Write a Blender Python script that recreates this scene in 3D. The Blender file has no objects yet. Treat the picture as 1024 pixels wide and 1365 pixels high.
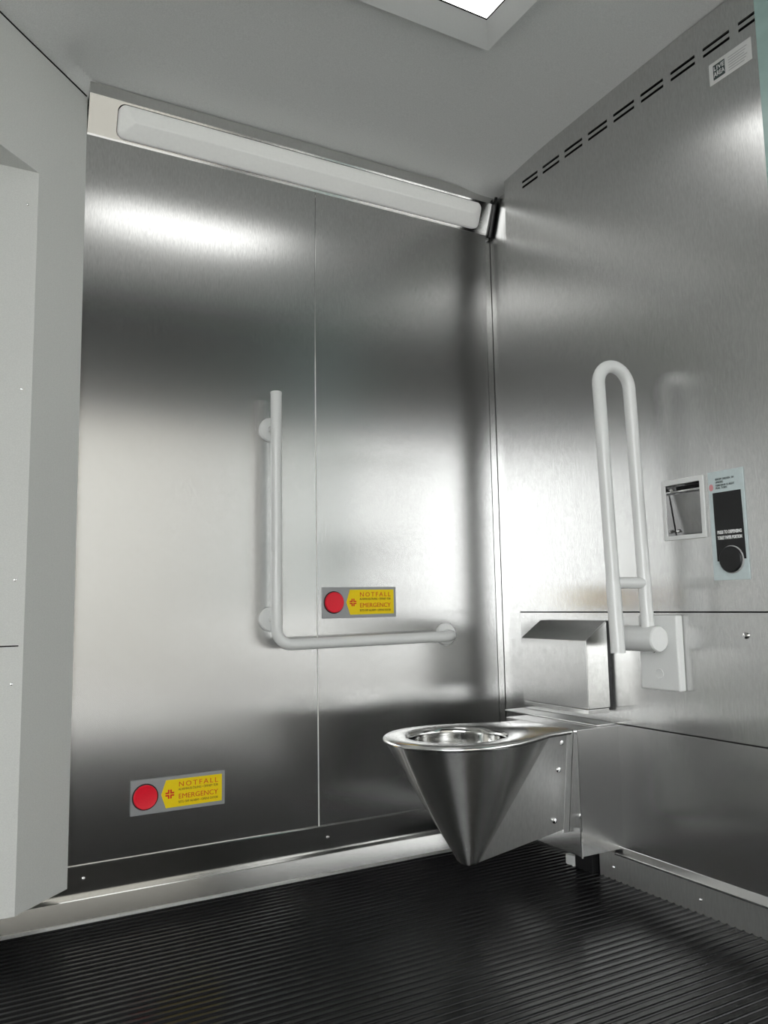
import bpy, bmesh, math, random
from mathutils import Vector, Matrix
random.seed(4)
S = bpy.context.scene
COL = S.collection
PI = math.pi
W_PX, H_PX = 1024, 1365

# ------------------------------------------------------------------ camera
F_PX = 1067.86
PITCH, ROLL, YAW = math.radians(6.540), math.radians(-1.030), math.radians(29.135)
EYE = Vector((0, 0, 0.78))
fw = Vector((math.sin(YAW)*math.cos(PITCH), math.cos(YAW)*math.cos(PITCH), math.sin(PITCH)))
rt0 = Vector((math.cos(YAW), -math.sin(YAW), 0))
up0 = rt0.cross(fw)
rt = rt0*math.cos(ROLL) + up0*math.sin(ROLL)
up = -rt0*math.sin(ROLL) + up0*math.cos(ROLL)
cam = bpy.data.cameras.new('camera')
cam.sensor_fit = 'VERTICAL'
cam.sensor_height = 24.0
cam.lens = 24.0*F_PX/H_PX
cam.clip_start = 0.02
co = bpy.data.objects.new('camera', cam)
M = Matrix((rt, up, -fw)).transposed().to_4x4()
M.translation = EYE
co.matrix_world = M
COL.objects.link(co)
S.camera = co

# ------------------------------------------------------------------ world, light, exposure
DAYLIGHT = 4.4          # overcast sky outside the open doorway behind the camera
LAMP = 2.3              # diffuser of the ceiling light
TUBE = 0.13             # faint glow of the dimmed tube behind its frosted lens
S.view_settings.view_transform = 'Standard'
S.view_settings.look = 'None'
S.view_settings.gamma = 1.0
S.view_settings.use_curve_mapping = False
S.view_settings.exposure = 0.46
wd = bpy.data.worlds.new('sky')
S.world = wd
wd.use_nodes = True
wn = wd.node_tree.nodes
wn['Background'].inputs['Color'].default_value = (0.98, 1.0, 1.0, 1)
wn['Background'].inputs['Strength'].default_value = DAYLIGHT

# ------------------------------------------------------------------ materials
ANISO = {'brushed_steel', 'spun_steel'}
def mat(name, col, rough=0.5, metal=0.0, spec=0.5, noise=0.0, nscale=(40, 40, 40), bump=0.0,
        rvar=0.0, emit=0.0, aniso=0.0, coat=0.0, trans=0.0):
    m = bpy.data.materials.new(name)
    m.use_nodes = True
    nt = m.node_tree
    b = nt.nodes['Principled BSDF']
    b.inputs['Base Color'].default_value = (*col, 1)
    b.inputs['Roughness'].default_value = rough
    b.inputs['Metallic'].default_value = metal
    b.inputs['Specular IOR Level'].default_value = spec
    b.inputs['Coat Weight'].default_value = coat
    b.inputs['Transmission Weight'].default_value = trans
    if aniso:
        b.inputs['Anisotropic'].default_value = aniso
        tg = nt.nodes.new('ShaderNodeTangent')
        tg.direction_type = 'UV_MAP'
        nt.links.new(tg.outputs[0], b.inputs['Tangent'])
    if emit:
        b.inputs['Emission Color'].default_value = (1, 1, 0.98, 1)
        b.inputs['Emission Strength'].default_value = emit
    if noise or bump or rvar:
        tc = nt.nodes.new('ShaderNodeTexCoord')
        mp = nt.nodes.new('ShaderNodeMapping')
        mp.inputs['Scale'].default_value = nscale
        nz = nt.nodes.new('ShaderNodeTexNoise')
        nz.inputs['Scale'].default_value = 1.0
        nz.inputs['Detail'].default_value = 4.0
        nz.inputs['Roughness'].default_value = 0.65
        nt.links.new(tc.outputs['Object'], mp.inputs['Vector'])
        nt.links.new(mp.outputs[0], nz.inputs['Vector'])
        if noise:
            rp = nt.nodes.new('ShaderNodeMapRange')
            rp.inputs['From Min'].default_value = 0.25
            rp.inputs['From Max'].default_value = 0.75
            rp.inputs['To Min'].default_value = 1 - noise
            rp.inputs['To Max'].default_value = 1 + noise
            mx = nt.nodes.new('ShaderNodeVectorMath')
            mx.operation = 'SCALE'
            mx.inputs[0].default_value = col
            nt.links.new(nz.outputs['Fac'], rp.inputs['Value'])
            nt.links.new(rp.outputs[0], mx.inputs['Scale'])
            nt.links.new(mx.outputs[0], b.inputs['Base Color'])
        if rvar:
            rr = nt.nodes.new('ShaderNodeMapRange')
            rr.inputs['From Min'].default_value = 0.25
            rr.inputs['From Max'].default_value = 0.75
            rr.inputs['To Min'].default_value = rough - rvar
            rr.inputs['To Max'].default_value = rough + rvar
            nt.links.new(nz.outputs['Fac'], rr.inputs['Value'])
            nt.links.new(rr.outputs[0], b.inputs['Roughness'])
        if bump:
            bp = nt.nodes.new('ShaderNodeBump')
            bp.inputs['Strength'].default_value = bump
            bp.inputs['Distance'].default_value = 0.001
            nt.links.new(nz.outputs['Fac'], bp.inputs['Height'])
            nt.links.new(bp.outputs[0], b.inputs['Normal'])
    return m

STEEL = mat('brushed_steel', (0.62, 0.62, 0.615), 0.25, 1.0, noise=0.16, nscale=(420, 420, 60), aniso=0.80)
STEEL_SMOOTH = mat('smooth_steel', (0.66, 0.66, 0.65), 0.17, 1.0, noise=0.05, nscale=(300, 300, 60))
STEEL_POL = mat('polished_steel', (0.72, 0.72, 0.71), 0.10, 1.0, noise=0.04, nscale=(60, 60, 60), rvar=0.03)
STEEL_SATIN = mat('satin_steel', (0.80, 0.80, 0.79), 0.40, 1.0, noise=0.08, nscale=(200, 200, 30))
STEEL_SPUN = mat('spun_steel', (0.74, 0.74, 0.73), 0.26, 1.0, noise=0.08, nscale=(60, 60, 400), aniso=1.0, rvar=0.0)
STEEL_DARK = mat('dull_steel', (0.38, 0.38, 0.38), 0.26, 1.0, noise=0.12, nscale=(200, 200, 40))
STEEL_MATT = mat('matt_steel', (0.86, 0.86, 0.85), 0.16, 1.0, noise=0.05, nscale=(200, 200, 200))
CHROME = mat('chrome', (0.85, 0.85, 0.85), 0.06, 1.0)
GRP = mat('grey_laminate', (0.80, 0.81, 0.785), 0.42, 0, 0.35, noise=0.08, nscale=(350, 350, 350), bump=0.05)
CEIL = mat('grey_ceiling_paint', (0.88, 0.89, 0.88), 0.38, 0, 0.4, noise=0.12, nscale=(350, 350, 350), bump=0.06)
WHITE = mat('white_plastic', (0.80, 0.81, 0.80), 0.3, 0, 0.5, noise=0.02, nscale=(200, 200, 200))
NYLON = mat('pale_grey_nylon', (0.82, 0.83, 0.82), 0.13, 0, 0.5, noise=0.02, nscale=(200, 200, 200))
LENS = mat('frosted_lens', (0.80, 0.81, 0.78), 0.28, 0, 0.5, noise=0.03, nscale=(120, 120, 120), emit=TUBE)
RUBBER = mat('black_rubber', (0.010, 0.010, 0.011), 0.22, 0, 0.28, noise=0.15, nscale=(400, 400, 400), bump=0.03)
BLACK = mat('black_plastic', (0.012, 0.012, 0.013), 0.4, 0, 0.4, noise=0.2, nscale=(500, 500, 500))
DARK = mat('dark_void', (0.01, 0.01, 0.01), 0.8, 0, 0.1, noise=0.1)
PLATE = mat('grey_sign_plate', (0.36, 0.37, 0.38), 0.4, 0.2, noise=0.08, nscale=(400, 400, 400))
RED = mat('red_plastic', (0.90, 0.012, 0.035), 0.35, 0, 0.5, noise=0.06, nscale=(300, 300, 300))
YELLOW = mat('yellow_print', (0.97, 0.72, 0.003), 0.45, 0, 0.4, noise=0.03, nscale=(300, 300, 300))
ORANGE = mat('orange_red_print', (0.72, 0.09, 0.01), 0.5, noise=0.03)
BROWN = mat('dark_brown_print', (0.22, 0.09, 0.01), 0.5, noise=0.03)
REDPRINT = mat('red_print', (0.75, 0.04, 0.01), 0.5, noise=0.03)
TEAL = mat('pale_teal_print', (0.62, 0.71, 0.72), 0.4, 0, 0.5, noise=0.06, nscale=(90, 90, 90))
PINK = mat('pink_print', (0.72, 0.32, 0.34), 0.5, noise=0.05)
INK = mat('dark_ink', (0.05, 0.07, 0.07), 0.5, noise=0.05)
GREYINK = mat('pale_grey_ink', (0.45, 0.45, 0.45), 0.5, noise=0.05)
PAPER = mat('white_sticker', (0.72, 0.72, 0.71), 0.45, noise=0.03)
PRINTWHITE = mat('white_print', (0.88, 0.88, 0.88), 0.5, noise=0.01)
GLASS = mat('pale_green_panel', (0.40, 0.56, 0.53), 0.22, 0.0, 0.6, noise=0.12, nscale=(6, 6, 9))
REFL_WALL = mat('reflection_wall_grey', (0.21, 0.20, 0.178), 0.9, noise=0.06, nscale=(8, 8, 8))
GRAPHITE = mat('dark_grey_paint', (0.05, 0.05, 0.052), 0.85, 0, 0.1, noise=0.1, nscale=(300, 300, 300))
GLOW = mat('lit_diffuser', (0.9, 0.9, 0.9), 0.5, emit=LAMP, noise=0.01)
GROUND = mat('pale_concrete', (0.30, 0.295, 0.285), 0.8, noise=0.15, nscale=(3, 3, 3))

# ------------------------------------------------------------------ helpers
def link(name, bm, m, parent=None, smooth=False, bevel=0.0, seg=2, angle=30):
    bmesh.ops.recalc_face_normals(bm, faces=bm.faces[:])
    me = bpy.data.meshes.new(name)
    bm.to_mesh(me); bm.free()
    me.materials.append(m)
    if m.name in ANISO:
        uv = me.uv_layers.new(name='UVMap').data
        for pl_ in me.polygons:
            n = pl_.normal
            k = max(range(3), key=lambda i: abs(n[i]))
            for li in pl_.loop_indices:
                c = me.vertices[me.loops[li].vertex_index].co
                uv[li].uv = (c.y, c.z) if k == 0 else ((c.x, c.z) if k == 1 else (c.x, c.y))
    o = bpy.data.objects.new(name, me)
    COL.objects.link(o)
    if parent: o.parent = parent
    if smooth or bevel:
        me.polygons.foreach_set('use_smooth', [True]*len(me.polygons))
        me.set_sharp_from_angle(angle=math.radians(angle))
    if bevel:
        b = o.modifiers.new('bevel', 'BEVEL')
        b.width = bevel; b.segments = seg; b.limit_method = 'ANGLE'; b.angle_limit = math.radians(angle)
        b.harden_normals = True
    return o
def rehome(o, parent):
    """parent o (built in world coordinates) under an Empty that stands elsewhere"""
    o.parent = parent
    o.matrix_parent_inverse = Matrix.Translation(-parent.location)
    return o
def part(name, bm, m, parent, **k):
    o = link(name, bm, m, None, **k)
    root = parent
    off = Vector((0, 0, 0))
    while root: off += root.location; root = root.parent
    o.data.transform(Matrix.Translation(-off))
    o.parent = parent
    return o
def thing(name, label, cat, loc, group=None):
    o = bpy.data.objects.new(name, None)
    o.empty_display_size = 0.1
    COL.objects.link(o)
    o.location = loc
    o['label'] = label; o['category'] = cat
    if group: o['group'] = group
    return o
def struct(name, bm, m, **k):
    o = link(name, bm, m, **k); o['kind'] = 'structure'; return o
def box(bm, x0, x1, y0, y1, z0, z1):
    v = [bm.verts.new((x, y, z)) for x in (x0, x1) for y in (y0, y1) for z in (z0, z1)]
    for f in ((0,1,3,2),(4,6,7,5),(0,4,5,1),(2,3,7,6),(0,2,6,4),(1,5,7,3)):
        bm.faces.new([v[i] for i in f])
    return bm
def bx(*a):
    return box(bmesh.new(), *a)
def prism(pts, axis, a, b, bm=None):
    """extrude a 2-D outline along an axis; pts are the other two coordinates in order"""
    bm = bm or bmesh.new()
    def P(p, t):
        return {'x': (t, p[0], p[1]), 'y': (p[0], t, p[1]), 'z': (p[0], p[1], t)}[axis]
    A = [bm.verts.new(P(p, a)) for p in pts]; B = [bm.verts.new(P(p, b)) for p in pts]
    n = len(pts)
    for i in range(n):
        bm.faces.new((A[i], A[(i+1) % n], B[(i+1) % n], B[i]))
    bm.faces.new(A[::-1]); bm.faces.new(B)
    return bm
def tube(path, r, n=20, bm=None, caps=True):
    bm = bm or bmesh.new()
    path = [Vector(p) for p in path]
    rings = []
    t0 = (path[1]-path[0]).normalized()
    ref = Vector((0, 0, 1)) if abs(t0.z) < 0.9 else Vector((1, 0, 0))
    u = t0.cross(ref).normalized()
    for i, p in enumerate(path):
        t = ((path[min(i+1, len(path)-1)]-p).normalized() + (p-path[max(i-1, 0)]).normalized())
        t = t.normalized()
        u = (u - t*u.dot(t)).normalized(); w = t.cross(u)
        rr = r[i] if isinstance(r, (list, tuple)) else r
        rings.append([bm.verts.new(p + (u*math.cos(2*PI*k/n) + w*math.sin(2*PI*k/n))*rr) for k in range(n)])
    for a, b in zip(rings, rings[1:]):
        for k in range(n):
            bm.faces.new((a[k], a[(k+1) % n], b[(k+1) % n], b[k]))
    if caps:
        bm.faces.new(rings[0][::-1]); bm.faces.new(rings[-1])
    return bm
def disc(c, axis, prof, n=32, bm=None):
    """lathe: prof = [(radius, offset along axis)]"""
    bm = bm or bmesh.new()
    ax = Vector(axis).normalized()
    ref = Vector((0, 0, 1)) if abs(ax.z) < 0.9 else Vector((1, 0, 0))
    u = ax.cross(ref).normalized(); w = ax.cross(u)
    c = Vector(c)
    rings = []
    for r, h in prof:
        if r < 1e-6: rings.append([bm.verts.new(c+ax*h)])
        else: rings.append([bm.verts.new(c+ax*h+(u*math.cos(2*PI*k/n)+w*math.sin(2*PI*k/n))*r) for k in range(n)])
    for a, b in zip(rings, rings[1:]):
        for k in range(n):
            if len(a) == 1 and len(b) == 1: continue
            if len(a) == 1: bm.faces.new((a[0], b[k], b[(k+1) % n]))
            elif len(b) == 1: bm.faces.new((a[k], a[(k+1) % n], b[0]))
            else: bm.faces.new((a[k], a[(k+1) % n], b[(k+1) % n], b[k]))
    if len(rings[0]) > 1: bm.faces.new(rings[0][::-1])
    if len(rings[-1]) > 1: bm.faces.new(rings[-1])
    return bm
def screw_bm(c, axis, r=0.006, bm=None):
    """cross-slotted pan head: a domed head with two raised bars around the slot"""
    bm = disc(c, axis, [(r, 0), (r, r*.25), (r*.8, r*.55), (r*.3, r*.7), (r*.25, r*.45), (0, r*.45)], 14, bm)
    return bm
def text_bm(s, size, mtx, width=None, thick=0.0004, spacing=1.0, weight=0.0):
    cu = bpy.data.curves.new('t', 'FONT')
    cu.body = s; cu.size = size; cu.extrude = thick; cu.align_x = 'LEFT'; cu.align_y = 'BOTTOM_BASELINE'
    cu.offset = weight
    cu.space_character = spacing
    cu.resolution_u = 3
    o = bpy.data.objects.new('t', cu); COL.objects.link(o)
    dg = bpy.context.evaluated_depsgraph_get(); dg.update()
    me = bpy.data.meshes.new_from_object(o.evaluated_get(dg))
    bpy.data.objects.remove(o); bpy.data.curves.remove(cu)
    xs = [v.co.x for v in me.vertices]
    if width: me.transform(Matrix.Diagonal((width/(max(xs)), 1, 1, 1)))
    me.transform(mtx)
    bm = bmesh.new(); bm.from_mesh(me); bpy.data.meshes.remove(me)
    return bm
def on_back(x, z, y):      # text facing -Y
    return Matrix(((1,0,0,x),(0,0,-1,y),(0,1,0,z),(0,0,0,1)))
def on_right(y, z, x):     # text facing -X, reading along -Y
    return Matrix(((0,0,-1,x),(-1,0,0,y),(0,1,0,z),(0,0,0,1)))
def sm(a, b, t):
    t = max(0, min(1, (t-a)/(b-a))); return t*t*(3-2*t)

YB = 2.245       # back wall face
XW = 1.713       # right wall behind its panels
XP = 1.665       # face of the right wall panels
YR = -0.85       # rear wall behind the camera
XL = -2.10       # left wall

# ------------------------------------------------------------------ floor with moulded ribs
bm = bmesh.new()
prof = []
y = YR-0.05; per = 0.0228
while y < 2.2:
    prof += [(y, 0), (y+.0150, 0), (y+.0160, .0018), (y+.0174, .0030), (y+.0190, .0034), (y+.0206, .0028), (y+.0219, .0015)]
    y += per
prof.append((y, 0))
A = [bm.verts.new((XL-.05, p[0], p[1])) for p in prof]; B = [bm.verts.new((XW, p[0], p[1])) for p in prof]
for i in range(len(prof)-1): bm.faces.new((A[i], B[i], B[i+1], A[i+1]))
f = struct('floor', bm, RUBBER, smooth=True, angle=50)
g = bx(XL-.05, XW+.05, YR-.05, YB+.05, -.06, -.002)
fs = link('floor_slab', g, DARK, f)

# ------------------------------------------------------------------ ceiling (moulded, drops at its edges)
CP = [(-.95, 2.272), (0, 2.272), (.8, 2.270), (1.3, 2.266), (1.6, 2.258), (1.9, 2.248), (2.05, 2.244), (2.197, 2.2415), (2.30, 2.238)]
def ceil_z(x, y):
    for (a, za), (b, zb) in zip(CP, CP[1:]):
        if y <= b: break
    z = za+(zb-za)*max(0, (y-a))/(b-a)
    dA = ((x-.315)-(y-2.221))/math.sqrt(2)        # distance to the slanted left panel
    z -= .040*(1-sm(0.0, .16-.138*sm(1.98, 2.17, y), dA))
    z -= .016*sm(1.85, 2.16, y)*sm(1.50, 1.66, x)
    return z
bm = bmesh.new()
NX, NY = 90, 110
gx = [XL-.05+(.05-XL+.05)*i/20 for i in range(20)] + [.05+.01*i for i in range(46)] + [.51+(XW+.05-.51)*i/60 for i in range(61)]
gy = [YR-.05+(1.9-YR+.05)*j/50 for j in range(50)] + [1.9+.39*j/60 for j in range(61)]
NX, NY = len(gx)-1, len(gy)-1
V = [[bm.verts.new((x, y, ceil_z(x, y))) for y in gy] for x in gx]
for i in range(NX):
    for j in range(NY):
        bm.faces.new((V[i][j], V[i+1][j], V[i+1][j+1], V[i][j+1]))
c = struct('ceiling', bm, CEIL, smooth=True)
sl = c.modifiers.new('thickness', 'SOLIDIFY'); sl.thickness = 0.03; sl.offset = 1 if c.data.polygons[0].normal.z > 0 else -1

bm = bx(XL, XW, YR, .62, 2.225, 2.255)
part('dark_reflection_panel', bm, GRAPHITE, c)  # unseen dark panel, added so the steel walls reflect a dark band

# ------------------------------------------------------------------ back wall
wb = struct('wall_back', bx(.20, XW+.05, YB+.004, YB+.05, 0, 2.30), DARK)
BOW = .0125
def bowed(x0, x1):
    prof = [(YB+.004, .125), (YB, .125)] + [(YB-BOW*max(0, (z-1.35)/.75)**2, z) for z in [.9, 1.35]+[1.35+.05*k for k in range(1, 16)]] + [(YB+.004, 2.10)]
    return prism(prof, 'x', x0, x1)
part('panel', bowed(.29, 1.0122), STEEL, wb, bevel=.0014)
part('panel', bowed(1.0130, 1.6865), STEEL, wb, bevel=.0014)
part('seam_strip', bx(1.0108, 1.0142, YB-.0008, YB+.002, .130, 2.06), GRP, wb)
part('corner_trim', bx(1.6875, XW-.0022, YB-.0012, YB+.004, .06, 2.10), STEEL_SMOOTH, wb)

# baseboard of the back wall: upper strip, ledge, front strip and a bead at the floor
bb = struct('baseboard_back', prism([(2.207, .004), (2.2147, .0568), (2.2162, .0583), (2.2385, .0600), (2.2385, .130), (2.2400, .1325), (YB, .1325), (YB, .004)], 'x', -.6, XW), STEEL_SMOOTH)
part('floor_bead', prism([(2.199, .0), (2.199, .004), (2.203, .009), (2.208, .009), (2.208, 0)], 'x', -.6, XW), STEEL_SATIN, bb)
for x, z in ((.354, .100), (1.038, .098)):
    part('screw', screw_bm((x, 2.2385, z), (0, -1, 0), .0045), CHROME, bb, smooth=True)

# ------------------------------------------------------------------ right wall
wr = struct('wall_right', bx(XW, XW+.05, YR-.05, YB+.05, 0, 2.30), STEEL)
# upper panel: sheet with vent slots and the paper niche cut out
slots = [(2.0-.1044*k-.087+.079, 2.0-.1044*k-.087) for k in range(9)]
ys = sorted(set([2.088, .60, 1.474-.010, 1.341+.010] + [round(v, 4) for s in slots for v in s]))
NZ0, NZ1 = .930+.008, 1.087-.012
zs = [.7475, NZ0, NZ1, 2.1565, 2.1645, 2.1745, 2.1825, 2.262]
holes = []
for s in slots:
    holes += [(s[1], s[0], 2.1565, 2.1645), (s[1], s[0], 2.1745, 2.1825)]
holes.append((1.351, 1.464, NZ0, NZ1))
bm = bmesh.new()
G = [[bm.verts.new((XP, y, z)) for z in zs] for y in ys]
for i in range(len(ys)-1):
    for j in range(len(zs)-1):
        cy, cz = (ys[i]+ys[i+1])/2, (zs[j]+zs[j+1])/2
        if any(h[0] < cy < h[1] and h[2] < cz < h[3] for h in holes): continue
        bm.faces.new((G[i][j], G[i][j+1], G[i+1][j+1], G[i+1][j]))
p = part('panel', bm, STEEL, wr)
sl = p.modifiers.new('thickness', 'SOLIDIFY'); sl.thickness = .003; sl.offset = -1 if p.data.polygons[0].normal.x < 0 else 1
part('panel_gasket', bx(XP+.003, XW, 2.078, 2.0905, .437, 2.25), DARK, wr)
part('slot_shade_block', bx(1.690, 1.7125, 1.02, 2.03, 2.140, 2.200), DARK, wr)  # black block added behind the vent slots so the openings look dark
part('panel', bx(XP, XP+.04, YR, 2.088, .4395, .7440), STEEL, wr, bevel=.001)
part('seam_strip', bx(XP+.006, XP+.03, YR, 2.086, .7440, .7475), DARK, wr)
# lower panel with a folded lip
part('panel', prism([(XP, .4365), (XP, .107), (XP-.014, .092), (XP-.014, .086), (XP+.035, .087), (XP+.035, .4365)], 'y', YR, 1.700), STEEL, wr, bevel=.0008)
part('screw', screw_bm((XP, 1.251, .691), (-1, 0, 0), .008), CHROME, wr, smooth=True)
br = struct('baseboard_right', prism([(1.690, 0), (1.690, .075), (1.694, .080), (XW, .080), (XW, 0)], 'y', YR, 1.80), STEEL_SATIN)
for yy in (1.745, 1.45):
    part('screw', screw_bm((1.690, yy, .035), (-1, 0, 0), .004), CHROME, br, smooth=True)
part('end_bracket', bx(1.672, 1.712, 1.890, 1.925, 0.0, .030), WHITE, br, bevel=.003)

# ------------------------------------------------------------------ left: slanted panel, recessed face, header
A0 = (.3125, 2.2185); A1 = (.183, 2.089)
ZB = .088
wl = struct('wall_left', prism([A0, A1, (.183, YB), (.3125, YB)], 'z', ZB, 2.262), GRP)
part('header', prism([A1, (-.36, 1.546), (XL, 1.546), (XL, YB), (.183, YB)], 'z', 1.878, 2.262), GRP, wl)
part('recessed_face', bx(XL, .183, 2.089, YB, ZB, 1.878), GRP, wl)
part('seam', bx(XL, .172, 2.0875, 2.0895, .6955, .6985), DARK, wl)
for z in (1.789, 1.316, .852, .609):
    part('screw', screw_bm((.160, 2.089, z), (0, -1, 0), .0035), CHROME, wl, smooth=True)
joint_path = []
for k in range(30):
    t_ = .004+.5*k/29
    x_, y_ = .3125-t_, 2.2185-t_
    joint_path.append((x_+.0004, y_-.0004, ceil_z(x_, y_)-.0005))
part('ceiling_shadow_line', tube(joint_path, .0022, 8), DARK, wl)  # dark bead drawn as the shadow line where panel meets ceiling
struct('wall_side', bx(XL-.05, XL, YR-.05, 2.10, 0, 2.29), GRP)

# ------------------------------------------------------------------ rear wall with the open doorway
DX0, DX1, DZ = -1.95, 1.55, 2.04
bm = bx(XL-.05, DX0, YR-.06, YR, 0, 2.29)
box(bm, DX1, XW+.05, YR-.06, YR, 0, 2.29)
box(bm, DX0, DX1, YR-.06, YR, DZ, 2.29)
struct('wall_rear', bm, GRAPHITE)
bm = bx(DX0-.05, DX0, YR, YR+.02, 0, DZ+.05)
box(bm, DX1, DX1+.05, YR, YR+.02, 0, DZ+.05)
box(bm, DX0, DX1, YR, YR+.02, DZ, DZ+.05)
struct('door_1', bm, STEEL_SATIN)
struct('ground', bx(-12, 12, -14, YR-.06, -.30, -.20), GROUND)
struct('reflection_wall', bx(-1.6, 9, -5.6, -5.2, -.2, 6), REFL_WALL)  # unseen wall added outside to dim the daylight reflected in the steel

# ------------------------------------------------------------------ ceiling light
cl = thing('ceiling_light', 'square white framed ceiling light with a glowing diffuser', 'ceiling light', (.83, 1.40, 2.25))
X0, X1, Y0, Y1 = .385, 1.220, 1.20, 1.578
zc = 2.232
def ring(bm, o, i, z0, z1):
    (a0, a1, b0, b1), (c0, c1, d0, d1) = o, i
    box(bm, a0, a1, b0, d0, z0, z1); box(bm, a0, a1, d1, b1, z0, z1)
    box(bm, a0, c0, d0, d1, z0, z1); box(bm, c1, a1, d0, d1, z0, z1)
    return bm
def frame_bm(o, i, z0, z1):
    bm = bmesh.new()
    def loop(r, z): return [bm.verts.new((x, y, z)) for x, y in ((r[0], r[2]), (r[1], r[2]), (r[1], r[3]), (r[0], r[3]))]
    L = [loop(o, z1), loop(o, z0), loop(i, z0), loop(i, z1)]
    for a, b in zip(L, L[1:]+L[:1]):
        for k in range(4): bm.faces.new((a[k], a[(k+1) % 4], b[(k+1) % 4], b[k]))
    return bm
def splay(o, i, zo, zi, zt):
    bm = bmesh.new()
    def loop(r, z): return [bm.verts.new((x, y, z)) for x, y in ((r[0], r[2]), (r[1], r[2]), (r[1], r[3]), (r[0], r[3]))]
    L = [loop(o, zt), loop(o, zo), loop(i, zi), loop(i, zt)]
    for a, b in zip(L, L[1:]+L[:1]):
        for k in range(4): bm.faces.new((a[k], a[(k+1) % 4], b[(k+1) % 4], b[k]))
    return bm
IN = (X0+.054, X1-.054, Y0+.070, Y1-.070)
part('frame', splay((X0, X1, Y0, Y1), IN, zc, zc+.020, 2.275), WHITE, cl)
part('gasket', frame_bm(IN, (IN[0]+.004, IN[1]-.004, IN[2]+.005, IN[3]-.005), zc+.020, 2.275), DARK, cl)
part('diffuser', bx(IN[0]+.004, IN[1]-.004, IN[2]+.005, IN[3]-.005, zc+.020, 2.270), GLOW, cl)

# ------------------------------------------------------------------ tube light above the back wall
tl = thing('tube_light', 'long white tube light in a steel housing along the top of the back wall', 'wall light', (1.0, 2.24, 2.10))
FX0, FX1 = .3155, 1.700
b0 = Vector((2.232, 2.106)); b1 = Vector((2.195, 2.203))       # face plane bottom and top (Y, Z)
fd = (b1-b0); fl = fd.length; fd.normalize(); fn = Vector((-fd.y, fd.x))   # fn points into the room (-Y, -Z side)
if fn.x > 0: fn = -fn
def FP(x, s, h):      # point on the sloped face: x along, s up the slope, h out of the face
    q = b0+fd*s+fn*h
    return (x, q.x, q.y)
# housing with a rounded-rectangle opening
LX0, LX1, LS0, LS1, RAD = .392, 1.648, .003, fl-.006, .022
def rrect(x0, x1, s0, s1, r, n=6):
    out = []
    for cx, cs, a0 in ((x1-r, s1-r, 0), (x0+r, s1-r, PI/2), (x0+r, s0+r, PI), (x1-r, s0+r, 1.5*PI)):
        for k in range(n+1):
            a = a0+PI/2*k/n
            out.append((cx+r*math.cos(a), cs+r*math.sin(a)))
    return out
bm = bmesh.new()
inner = rrect(LX0, LX1, LS0, LS1, RAD)
nI = len(inner)
I0 = [bm.verts.new(FP(x, s, 0)) for x, s in inner]
I1 = [bm.verts.new(FP(x, s, -.014)) for x, s in inner]
outer = [(FX1, fl), (FX0, fl), (FX0, 0), (FX1, 0)]
O0 = [bm.verts.new(FP(x, s, 0)) for x, s in outer]
for k in range(nI): bm.faces.new((I0[k], I0[(k+1) % nI], I1[(k+1) % nI], I1[k]))
q = nI//4
for c4 in range(4):
    seg = [I0[(c4*q+k) % nI] for k in range(q)]
    nxt = I0[((c4+1)*q) % nI]
    for k in range(len(seg)-1): bm.faces.new((O0[c4], seg[k], seg[k+1]))
    bm.faces.new((O0[c4], seg[-1], nxt, O0[(c4+1) % 4]))
part('face_plate', bm, STEEL_SMOOTH, tl)
bp = [(2.195, 2.203), (2.1855, 2.226), (2.190, 2.232), (2.262, 2.232), (2.262, 2.101), (2.236, 2.101)]
bm = bmesh.new()
P0 = [(2.232, 2.106), (2.195, 2.203), (2.1965, 2.2370), (2.1985, 2.2390), (2.244, 2.2390), (2.244, 2.0930), (2.2350, 2.0930), (2.2345, 2.1010)]
A = [bm.verts.new((FX0, *p)) for p in P0]; B = [bm.verts.new((FX1, *p)) for p in P0]
n = len(P0)
for i in range(1, n):
    bm.faces.new((A[i], A[(i+1) % n], B[(i+1) % n], B[i]))
bm.faces.new(A)
bm.faces.new(B[::-1])
part('housing', bm, STEEL_SMOOTH, tl)
part('lower_trim', bx(FX0, FX1, 2.2335, YB+.001, 2.083, 2.0925), STEEL_SATIN, tl, bevel=.002)
part('recess', prism(inner, 'z', 0, .002), DARK, tl)
rc = tl.children[-1]
for v in rc.data.vertices:
    w = v.co + tl.location
    v.co = Vector(FP(w.x, w.y, -.0125-w.z)) - tl.location
# lens: domed body with a ridge along it
bm = bmesh.new()
rings = []
for ins, h in ((.003, -.012), (.003, .006), (.006, .012), (.014, .019), (.030, .029), (.0455, .037)):
    rings.append([bm.verts.new(FP(x, s, h)) for x, s in rrect(LX0+ins, LX1-ins, LS0+ins, LS1-ins, min(max(RAD-ins*.6, .006), (LS1-LS0)/2-ins-.0004))])
for a, b in zip(rings, rings[1:]):
    for k in range(nI): bm.faces.new((a[k], a[(k+1) % nI], b[(k+1) % nI], b[k]))
bm.faces.new(rings[-1])
part('lens', bm, LENS, tl, smooth=True, angle=18)
part('lens_clip', disc(FP(.418, .062, .018), FP(0, 0, 1) and (0, fn.x, fn.y), [(.005, 0), (.005, .003), (.002, .006), (0, .006)], 14), WHITE, tl, smooth=True)
# slanted end plate next to the right wall
part('end_plate', prism([(2.232, 2.096), (2.186, 2.228), (2.176, 2.222), (2.222, 2.090)], 'x', 1.6985, 1.7035), BLACK, tl)

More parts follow.
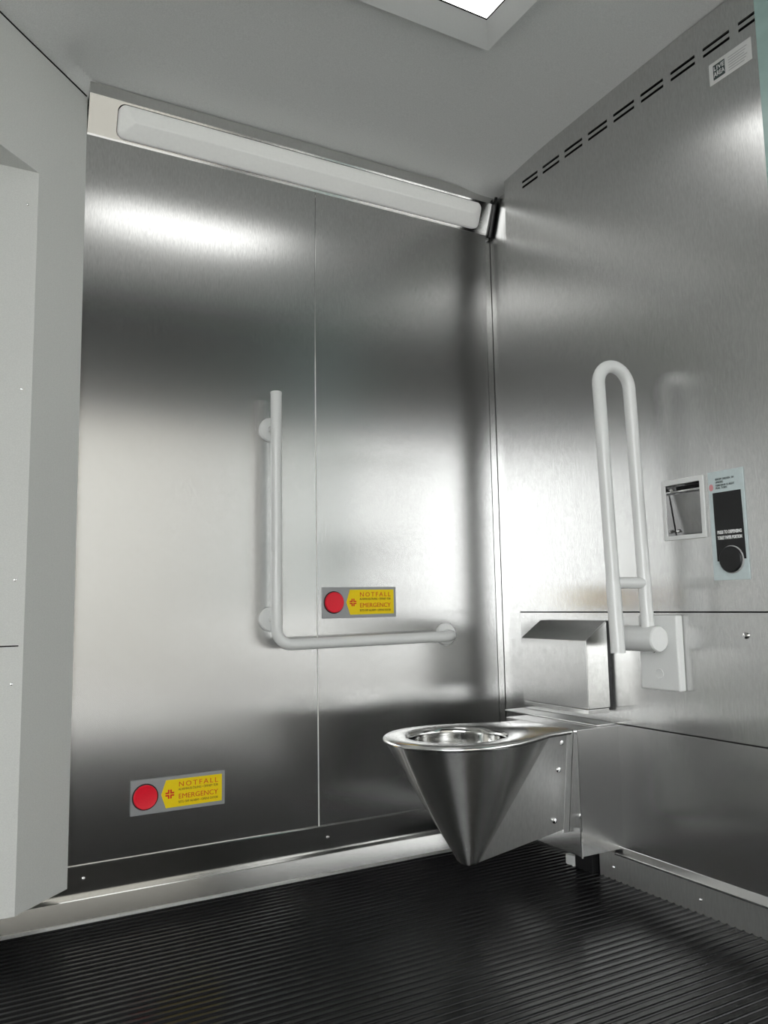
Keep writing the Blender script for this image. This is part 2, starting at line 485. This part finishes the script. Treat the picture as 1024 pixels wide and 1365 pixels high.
# ------------------------------------------------------------------ L-shaped grab bar
gb = thing('grab_bar', 'L-shaped pale grey grab bar on the back wall', 'grab bar', (.857, YB, .665))
yr = YB-.062; xr_ = .857; zr = .668
path = [(xr_, yr, 1.406), (xr_, yr, zr+.045)]
for k in range(1, 9):
    a = PI+PI/2*k/8
    path.append((xr_+.045+.045*math.cos(a), yr, zr+.045+.045*math.sin(a)))
xe = 1.475
path.append((xe-.04, yr, zr+.004))
for k in range(1, 7):
    a = PI/2*k/6
    path.append((xe-.04+.04*math.sin(a), yr+.04*(1-math.cos(a)), zr+.004+.004*k/6))
path.append((xe, YB-.006, zr+.009))
part('tube', tube(path, .0168, 24), NYLON, gb, smooth=True, angle=50)
part('end_cap', disc((xr_, yr, 1.4055), (0, 0, 1), [(.0175, 0), (.0175, .004), (.0155, .0065), (0, .0065)], 24), NYLON, gb, smooth=True)
for (x, z, nm) in ((.862, 1.308, 'standoff'), (.862, .741, 'standoff')):
    part(nm, tube([(x, YB-.004, z), (xr_, yr, z)], .010, 16), NYLON, gb, smooth=True, angle=50)
for (x, z) in ((.862, 1.308), (.862, .741), (xe, zr+.009)):
    fo = part('flange', disc((x, YB, z), (0, -1, 0), [(.037, 0), (.037, .006), (.034, .010), (.018, .012), (0, .012)], 36), NYLON, gb, smooth=True, angle=35)
    fo['label'] = 'round wall flange of the bar'
    del fo['label']

# ------------------------------------------------------------------ emergency call plates
def emergency(x0, x1, z0, z1, label):
    w = x1-x0; h = z1-z0
    t = thing('emergency_button', label, 'alarm button', (x0+w/2, YB, z0), 'emergency call plates on the back wall')
    yf = YB-.005
    part('plate', bx(x0, x1, yf, YB, z0, z1), PLATE, t, bevel=.0015)
    cx, cz = x0+.1467*w, z0+.51*h
    part('collar', disc((cx, yf, cz), (0, -1, 0), [(.0345, 0), (.0345, .0015), (.0315, .002), (.0315, .001)], 40), BLACK, t, smooth=True)
    bt = part('button', disc((cx, yf-.001, cz), (0, -1, 0), [(.0315, 0), (.0315, .006), (.0295, .008), (.024, .0070), (0, .0068)], 40), RED, t, smooth=True, angle=25)
    yl = yf-.0006
    X = lambda u: x0+u*w
    Z = lambda v: z0+v*h
    lb = part('sign', prism([(X(.312), Z(.51)), (X(.362), Z(.915)), (X(.966), Z(.915)), (X(.966), Z(.115)), (X(.362), Z(.105))], 'y', yl, yf), YELLOW, t)
    yt = yl-.0003
    # cross split into four by a thin yellow cross
    bm = bmesh.new()
    cx, cz, a, b, g = X(.402), Z(.50), .0118, .0052, .0011
    for sx in (-1, 1):
        for sz in (-1, 1):
            pts = [(cx+sx*g, cz+sz*g), (cx+sx*a, cz+sz*g), (cx+sx*a, cz+sz*b), (cx+sx*b, cz+sz*b), (cx+sx*b, cz+sz*a), (cx+sx*g, cz+sz*a)]
            prism(pts, 'y', yt, yl, bm)
    part('cross', bm, REDPRINT, lb)
    for s, v0, v1, m, sp in (('NOTFALL', .690, .832, ORANGE, 1.35), ('ALARMAUSLÖSUNG • ÖFFNET TÜR', .578, .645, BROWN, 1.0),
                             ('EMERGENCY', .338, .480, ORANGE, 1.0), ('SETS OFF ALARM • OPENS DOOR', .208, .275, BROWN, 1.0)):
        hh = (v1-v0)*h
        b_ = text_bm(s, hh/.70, on_back(X(.492), Z(v0), yt), width=.43*w, spacing=sp)
        part('lettering', b_, m, lb)
    return t
emergency(1.0285, 1.2865, .7385, .8335, 'yellow and red emergency button plate beside the L-shaped grab bar')
emergency(.4675, .7240, .2350, .3250, 'yellow and red emergency button plate low on the back wall near the floor')

# ------------------------------------------------------------------ folding support rail
fr = thing('folding_grab_rail', 'white folding support rail swung up beside the toilet', 'grab rail', (1.64, 1.49, .55))
part('wall_plate', bx(1.640, XP, 1.432, 1.560, .546, .738), NYLON, fr, bevel=.005, seg=3)
wp = fr.children[-1]
part('cover_cap', disc((1.640, 1.495, .588), (-1, 0, 0), [(.013, 0), (.0125, .0018), (.0095, .0010), (0, .0010)], 28), NYLON, wp, smooth=True)
part('screw', screw_bm((1.640, 1.510, .645), (-1, 0, 0), .005), CHROME, wp, smooth=True)
part('hinge', disc((1.600, 1.452, .679), (0, 1, 0), [(0, 0), (.030, 0), (.033, .004), (.033, .112), (.030, .116), (0, .116)], 32), NYLON, fr, smooth=True)
part('hinge_arm', bx(1.600, 1.645, 1.465, 1.545, .662, .696), NYLON, fr, bevel=.003)
lean = .020/.63
def RP(x, z): return (x, 1.489+(z-.71)*lean, z)
xa, xb, zt = 1.490, 1.600, 1.340
rc_ = (xb-xa)/2
path = [RP(xb, .690)] + [RP(xb, z) for z in (.8, 1.0, 1.2, zt)]
for k in range(1, 16):
    a = PI*k/16
    path.append(RP((xa+xb)/2+rc_*math.cos(a), zt+rc_*math.sin(a)))
path += [RP(xa, z) for z in (zt, 1.2, 1.0, .82)]
part('loop', tube(path, .0168, 24), NYLON, fr, smooth=True, angle=50)
part('lower_sleeve', tube([RP(xa, .826), RP(xa, .815), RP(xa, .648)], [.0168, .0182, .0182], 24), NYLON, fr, smooth=True, angle=50)
part('cross_bar', tube([RP(xa, .822), RP(xb, .822)], .0145, 20), NYLON, fr, smooth=True, angle=50)

# ------------------------------------------------------------------ paper dispenser box
pd = thing('paper_dispenser', 'brushed steel dispenser box with a sloping top beside the toilet', 'dispenser', (XP, 1.845, .465))
part('body', prism([(1.573, .482), (1.573, .668), (1.575, .671), (1.652, .722), (1.652, .482)], 'y', 1.691, 1.971), STEEL, pd, bevel=.0012)
part('bottom_flange', bx(1.5745, 1.652, 1.693, 1.969, .4685, .4805), STEEL_SMOOTH, pd, bevel=.001)
part('side_panel', prism([(1.5745, .483), (1.5745, .667), (1.652, .718), (1.652, .483)], 'y', 1.6893, 1.6912), STEEL_POL, pd, bevel=.0006)
bk = part('gap_shade_block', bx(1.652, XP, 1.696, 1.965, .474, .716), BLACK, pd)  # black fill gives the gap between box and wall its shade
bk['label'] = 'black block standing in for the shaded gap behind the steel box'

# ------------------------------------------------------------------ recessed paper niche
pn = thing('paper_niche', 'recessed steel compartment with a white frame on the right wall', 'dispenser', (XP, 1.4075, .93))
bm = bmesh.new()
def rloop(y0, y1, z0, z1, x): return [bm.verts.new((x, y, z)) for y, z in ((y0, z0), (y1, z0), (y1, z1), (y0, z1))]
L = [rloop(1.341, 1.474, .930, 1.087, XP), rloop(1.341, 1.474, .930, 1.087, XP-.005), rloop(1.353, 1.462, .941, 1.073, XP-.005), rloop(1.353, 1.462, .941, 1.073, XP)]
for a, b in zip(L, L[1:]+L[:1]):
    for k in range(4): bm.faces.new((a[k], a[(k+1) % 4], b[(k+1) % 4], b[k]))
part('frame', bm, WHITE, pn, bevel=.0015)
bm = bmesh.new()
a = rloop(1.3525, 1.4625, .9400, 1.0740, XP-.001); b = rloop(1.3525, 1.4625, .9400, 1.0740, XP+.038)
for k in range(4): bm.faces.new((a[k], a[(k+1) % 4], b[(k+1) % 4], b[k]))
bm.faces.new(b)
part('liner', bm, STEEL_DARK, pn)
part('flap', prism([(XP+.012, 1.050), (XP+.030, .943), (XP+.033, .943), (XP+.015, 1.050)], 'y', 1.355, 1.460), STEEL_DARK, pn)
part('rod', tube([(XP+.010, 1.3535, 1.0565), (XP+.010, 1.4615, 1.0565)], .0042, 14), CHROME, pn, smooth=True)
part('spindle', tube([(XP+.022, 1.3535, 1.0660), (XP+.022, 1.4440, 1.0660)], .005, 14), BLACK, pn, smooth=True)
for z in (1.062, .955):
    part('screw', screw_bm((XP+.008 if z > 1 else XP+.024, 1.451, z), (-1, 0, 0), .005), CHROME, pn, smooth=True)

# ------------------------------------------------------------------ push-knob plate
kp = thing('knob_plate', 'pale blue plate with a black field and round black knob', 'control panel', (XP, 1.278, .822))
part('plate', bx(XP-.003, XP, 1.228, 1.328, .822, 1.089), TEAL, kp, bevel=.001)
field = part('black_field', prism([(1.3155, 1.036), (1.2365, 1.036), (1.2335, .871), (1.2415, .871), (1.2415, .885), (1.3040, .885), (1.3040, .868), (1.3135, .868)], 'x', XP-.0042, XP-.003), BLACK, kp)
part('lettering', text_bm('PRESS TO DISPENSING', .0108, on_right(1.3085, .9345, XP-.0043), width=.068, weight=.0005), PRINTWHITE, field)
part('lettering', text_bm('TOILET PAPER PORTION', .0108, on_right(1.3085, .9210, XP-.0043), width=.068, weight=.0005), PRINTWHITE, field)
kn = part('knob', disc((XP-.003, 1.2725, .871), (-1, 0, 0), [(.0315, 0), (.0315, .007), (.0290, .0095), (0, .0095)], 40), BLACK, kp, smooth=True, angle=25)
part('knob_rim', disc((XP-.003, 1.2725, .871), (-1, 0, 0), [(.0335, 0), (.0335, .003), (.0316, .0042), (.0316, 0)], 40), GREYINK, kp, smooth=True)
for s, y0, z0, w in (('KNOPF DREHEN  IM', 1.306, 1.0660, .052), ('UHRZEIG', 1.306, 1.0590, .022), ('TURN KNOB TO RIGHT', 1.306, 1.0510, .053), ('FULL TURN', 1.306, 1.0445, .032)):
    part('lettering', text_bm(s, .0072, on_right(y0, z0, XP-.0033), width=w), INK, kp)
part('symbol', prism([(1.3190+.006*math.cos(a), 1.0500+.0085*math.sin(a)) for a in [2*PI*k/18 for k in range(18)]], 'x', XP-.0034, XP-.003), PINK, kp)

# ------------------------------------------------------------------ sticker near the ceiling
st = thing('sticker', 'small white sticker with a black logo block below the vent slots', 'sticker', (XP, 1.185, 2.068))
part('sheet', bx(XP-.0008, XP, 1.125, 1.246, 2.068, 2.1255), PAPER, st)
part('logo_block', bx(XP-.0012, XP-.0008, 1.200, 1.234, 2.0775, 2.1165), INK, st)
lg = st.children[-1]
part('lettering', text_bm('LIVE', .016, on_right(1.2325, 2.1010, XP-.0013), width=.031), PRINTWHITE, lg)
part('lettering', text_bm('AREA', .018, on_right(1.2325, 2.0845, XP-.0013), width=.031), PRINTWHITE, lg)
bm = bmesh.new()
for k in range(6):
    z = 2.1130-.0068*k
    box(bm, XP-.0011, XP-.0008, 1.137+.004*(k % 3), 1.190, z-.0022, z)
part('small_print', bm, GREYINK, st)

# ------------------------------------------------------------------ pale green panel at the right edge
gp = struct('trim_1', bx(XP-.004, XP+.002, .55, 1.109, .76, 2.262), GLASS, bevel=.001)

# ------------------------------------------------------------------ toilet plinth
pl = thing('toilet_plinth', 'steel box plinth carrying the toilet against the right wall', 'plinth', (1.59, 1.835, .10))
PX = 1.515
part('casing', bx(PX, XP+.001, 1.6775, 1.985, .106, .4345), STEEL, pl, bevel=.0015)
part('edge_trim', bx(PX-.002, PX+.002, 1.6755, 1.6795, .104, .4345), STEEL_POL, pl)
part('ledge', bx(1.598, XP+.047, 1.690, 2.098, .4350, .4390), STEEL_SATIN, pl, bevel=.001)
part('pedestal', bx(1.675, 1.700, 1.815, 1.885, .0, .1065), BLACK, pl)

# ------------------------------------------------------------------ toilet
to = thing('toilet', 'stainless steel cone-shaped toilet pan without a seat', 'toilet', (1.25, 1.803, .11))
TY = 1.803
ZT = .4345
half = []                                  # near half outline (x, distance from axis), from the nose to the flange
R0, XC = .184, 1.200
for k in range(0, 15):
    a = PI-(PI*.5)*k/14
    half.append((XC+R0*math.cos(a), R0*math.sin(a)))
for xx, hh in ((1.235, .1825), (1.275, .176), (1.315, .165), (1.355, .151), (1.395, .134), (1.430, .118)):
    half.append((xx, hh))
NC = len(half)-1                           # last point that belongs to the cone
half.append((PX-.0025, .110))
FC = (1.240, .030)                         # foot circle
foot = []
for k in range(len(half)):
    if k <= NC:
        x, h = half[k]
        th = math.atan2(h, x-FC[0]) if k else PI
        th = PI-(PI-1.15)*k/NC
        foot.append((FC[0]+FC[1]*math.cos(th), FC[1]*math.sin(th), .112))
    else:
        foot.append((PX-.0025, .078, .172))
def outline(h, off=0):
    """closed outline: near half then far half"""
    P = [(x, -d) for x, d in h] + [(x, d) for x, d in reversed(h[1:])]
    return P
n_half = len(half)
bm = bmesh.new()
def scaled(h, k):      # move outline towards the bowl centre by k metres
    out = []
    for x, d in h:
        v = Vector((x-XC, d)); L_ = v.length
        if x > XC+.1:
            out.append((x, max(d-k, 0) if d > 0 else 0))
        else:
            v *= (L_-k)/L_ if L_ else 1
            out.append((XC+v.x, v.y))
    return out
levels = []
body = [[(x, d, ZT-.014) for x, d in scaled(half, .006)]]
T = body[0]
for t in (.25, .5, .75, .93, 1.0):
    body.append([(a[0]*(1-t)+b[0]*t, a[1]*(1-t)+b[1]*t, a[2]*(1-t)+b[2]*t) for a, b in zip(T, foot)])
body.append([(FC[0]+(x-FC[0])*.75 if i <= NC else x, d*.75 if i <= NC else d, z-.006 if i <= NC else z) for i, (x, d, z) in enumerate(foot)])
def closed(bm, rows, mats=None, cap0=False, cap1=False):
    R = []
    for row in rows:
        P = [(x, TY-d, z) for x, d, z in row] + [(x, TY+d, z) for x, d, z in reversed(row[1:])]
        R.append([bm.verts.new(p) for p in P])
    m = len(R[0])
    for a, b in zip(R, R[1:]):
        for k in range(m):
            bm.faces.new((a[k], a[(k+1) % m], b[(k+1) % m], b[k]))
    if cap0: bm.faces.new(R[0])
    if cap1: bm.faces.new(R[-1])
    return R
cone = [row[:NC+1] for row in body]
def open_rows(bm, rows, sgn=None):
    R = []
    for row in rows:
        P = [(x, TY+d, z) for x, d, z in reversed(row[1:])] + [(x, TY-d, z) for x, d, z in row] if sgn is None else [(x, TY+sgn*d, z) for x, d, z in row]
        R.append([bm.verts.new(p) for p in P])
    for a, b in zip(R, R[1:]):
        for k in range(len(a)-1):
            bm.faces.new((a[k], a[k+1], b[k+1], b[k]))
    return R
R_ = open_rows(bm, cone)
bm.faces.new(R_[-1])
cb = part('cone', bm, STEEL_SPUN, to, smooth=True, angle=40)
uvl = cb.data.uv_layers['UVMap'].data
for pl_ in cb.data.polygons:
    angs = []
    for li in pl_.loop_indices:
        c3 = cb.data.vertices[cb.data.loops[li].vertex_index].co + to.location
        angs.append(math.atan2(c3.y-TY, -(c3.x-FC[0])-.0001))
    ref = angs[0]
    for li, a_ in zip(pl_.loop_indices, angs):
        c3 = cb.data.vertices[cb.data.loops[li].vertex_index].co
        uvl[li].uv = (c3.z, .1*a_)
for sg in (-1, 1):
    bm = bmesh.new()
    open_rows(bm, [row[NC:] for row in body[:-1]], sg)
    part('cheek', bm, STEEL_SATIN, to, smooth=True, angle=80)
bm = bmesh.new()
lip = [[(x, d, ZT-.014) for x, d in scaled(half, .007)],
       [(x, d, ZT-.013) for x, d in scaled(half, .001)],
       [(x, d, ZT-.008) for x, d in scaled(half, -.001)],
       [(x, d, ZT-.003) for x, d in scaled(half, .0005)],
       [(x, d, ZT) for x, d in scaled(half, .005)]]
R = closed(bm, lip)
# bowl opening loop with the same number of points
m = len(R[-1])
BX, BRX, BRY = 1.212, .140, .134
def bowl_loop(k, z, sx=0):
    out = []
    for v in R[-1]:
        a = math.atan2((v.co.y-TY)/BRY, (v.co.x-BX)/BRX)
        out.append(bm.verts.new((BX+sx+BRX*k*math.cos(a), TY+BRY*k*math.sin(a), z)))
    return out
lo = bowl_loop(1.0, ZT)
prev = R[-1]
for cur in (lo, bowl_loop(.975, ZT-.002)):
    for k in range(m): bm.faces.new((prev[k], prev[(k+1) % m], cur[(k+1) % m], cur[k]))
    prev = cur
part('rim', bm, STEEL_MATT, to, smooth=True, angle=40)
bm = bmesh.new()
NB = 48
prevr = None
for k, z, sx in ((.976, ZT-.002, 0), (.95, ZT-.006, 0), (.93, ZT-.014, 0), (.945, ZT-.022, 0), (.90, ZT-.05, 0), (.80, ZT-.10, .01), (.62, ZT-.16, .02), (.40, ZT-.20, .03), (.22, ZT-.22, .03)):
    cur = [bm.verts.new((BX+sx+BRX*k*math.cos(2*PI*i/NB), TY+BRY*k*math.sin(2*PI*i/NB), z)) for i in range(NB)]
    if prevr:
        for i in range(NB): bm.faces.new((prevr[i], prevr[(i+1) % NB], cur[(i+1) % NB], cur[i]))
    prevr = cur
bm.faces.new(prevr)
part('bowl', bm, STEEL_POL, to, smooth=True, angle=60)
# flange seam and screws on the near cheek
def cheek(x, z):
    """distance from the axis of the flat cheek at x, z"""
    a = half[NC]; b = half[NC+1]
    p0 = Vector((foot[NC][0], foot[NC][1], foot[NC][2])); p1 = Vector((PX, foot[NC+1][1], foot[NC+1][2])); p2 = Vector((PX, b[1], ZT))
    nrm = (p1-p0).cross(p2-p0)
    return p0.y - (nrm.x*(x-p0.x)+nrm.z*(z-p0.z))/nrm.y, nrm.normalized()
def strip(bm, x0, x1, h):
    pts = []
    for z in (.160, .4265):
        for x in (x0, x1):
            d, nr = cheek(x, z)
            pts.append((x, TY-d-h, z))
    v0 = [bm.verts.new(p) for p in (pts[0], pts[1], pts[3], pts[2])]
    v1 = [bm.verts.new((p[0], p[1]+.004, p[2])) for p in (pts[0], pts[1], pts[3], pts[2])]
    for i in range(4): bm.faces.new((v0[i], v0[(i+1) % 4], v1[(i+1) % 4], v1[i]))
    bm.faces.new(v0); bm.faces.new(v1[::-1])
    return bm
part('flange', strip(bmesh.new(), 1.4985, PX-.001, .0022), STEEL_SATIN, to)
def cheek_row(x, z):
    """distance of the real ruled cheek from the axis"""
    t = (ZT-.014-z)/(ZT-.014-.14)
    a_, b_ = body[0][NC], body[0][NC+1]; c_, d_ = foot[NC], foot[NC+1]
    p = [a_[i]*(1-t)+c_[i]*t for i in range(3)]; q_ = [b_[i]*(1-t)+d_[i]*t for i in range(3)]
    u_ = (x-p[0])/(q_[0]-p[0])
    return p[1]*(1-u_)+q_[1]*u_
for x, z in ((1.478, .402), (1.474, .330), (1.468, .195)):
    d = cheek_row(x, z)-.001
    nv = Vector((0, -1, 0))
    part('screw', screw_bm((x, TY-d, z), nv, .0075), CHROME, to, smooth=True)
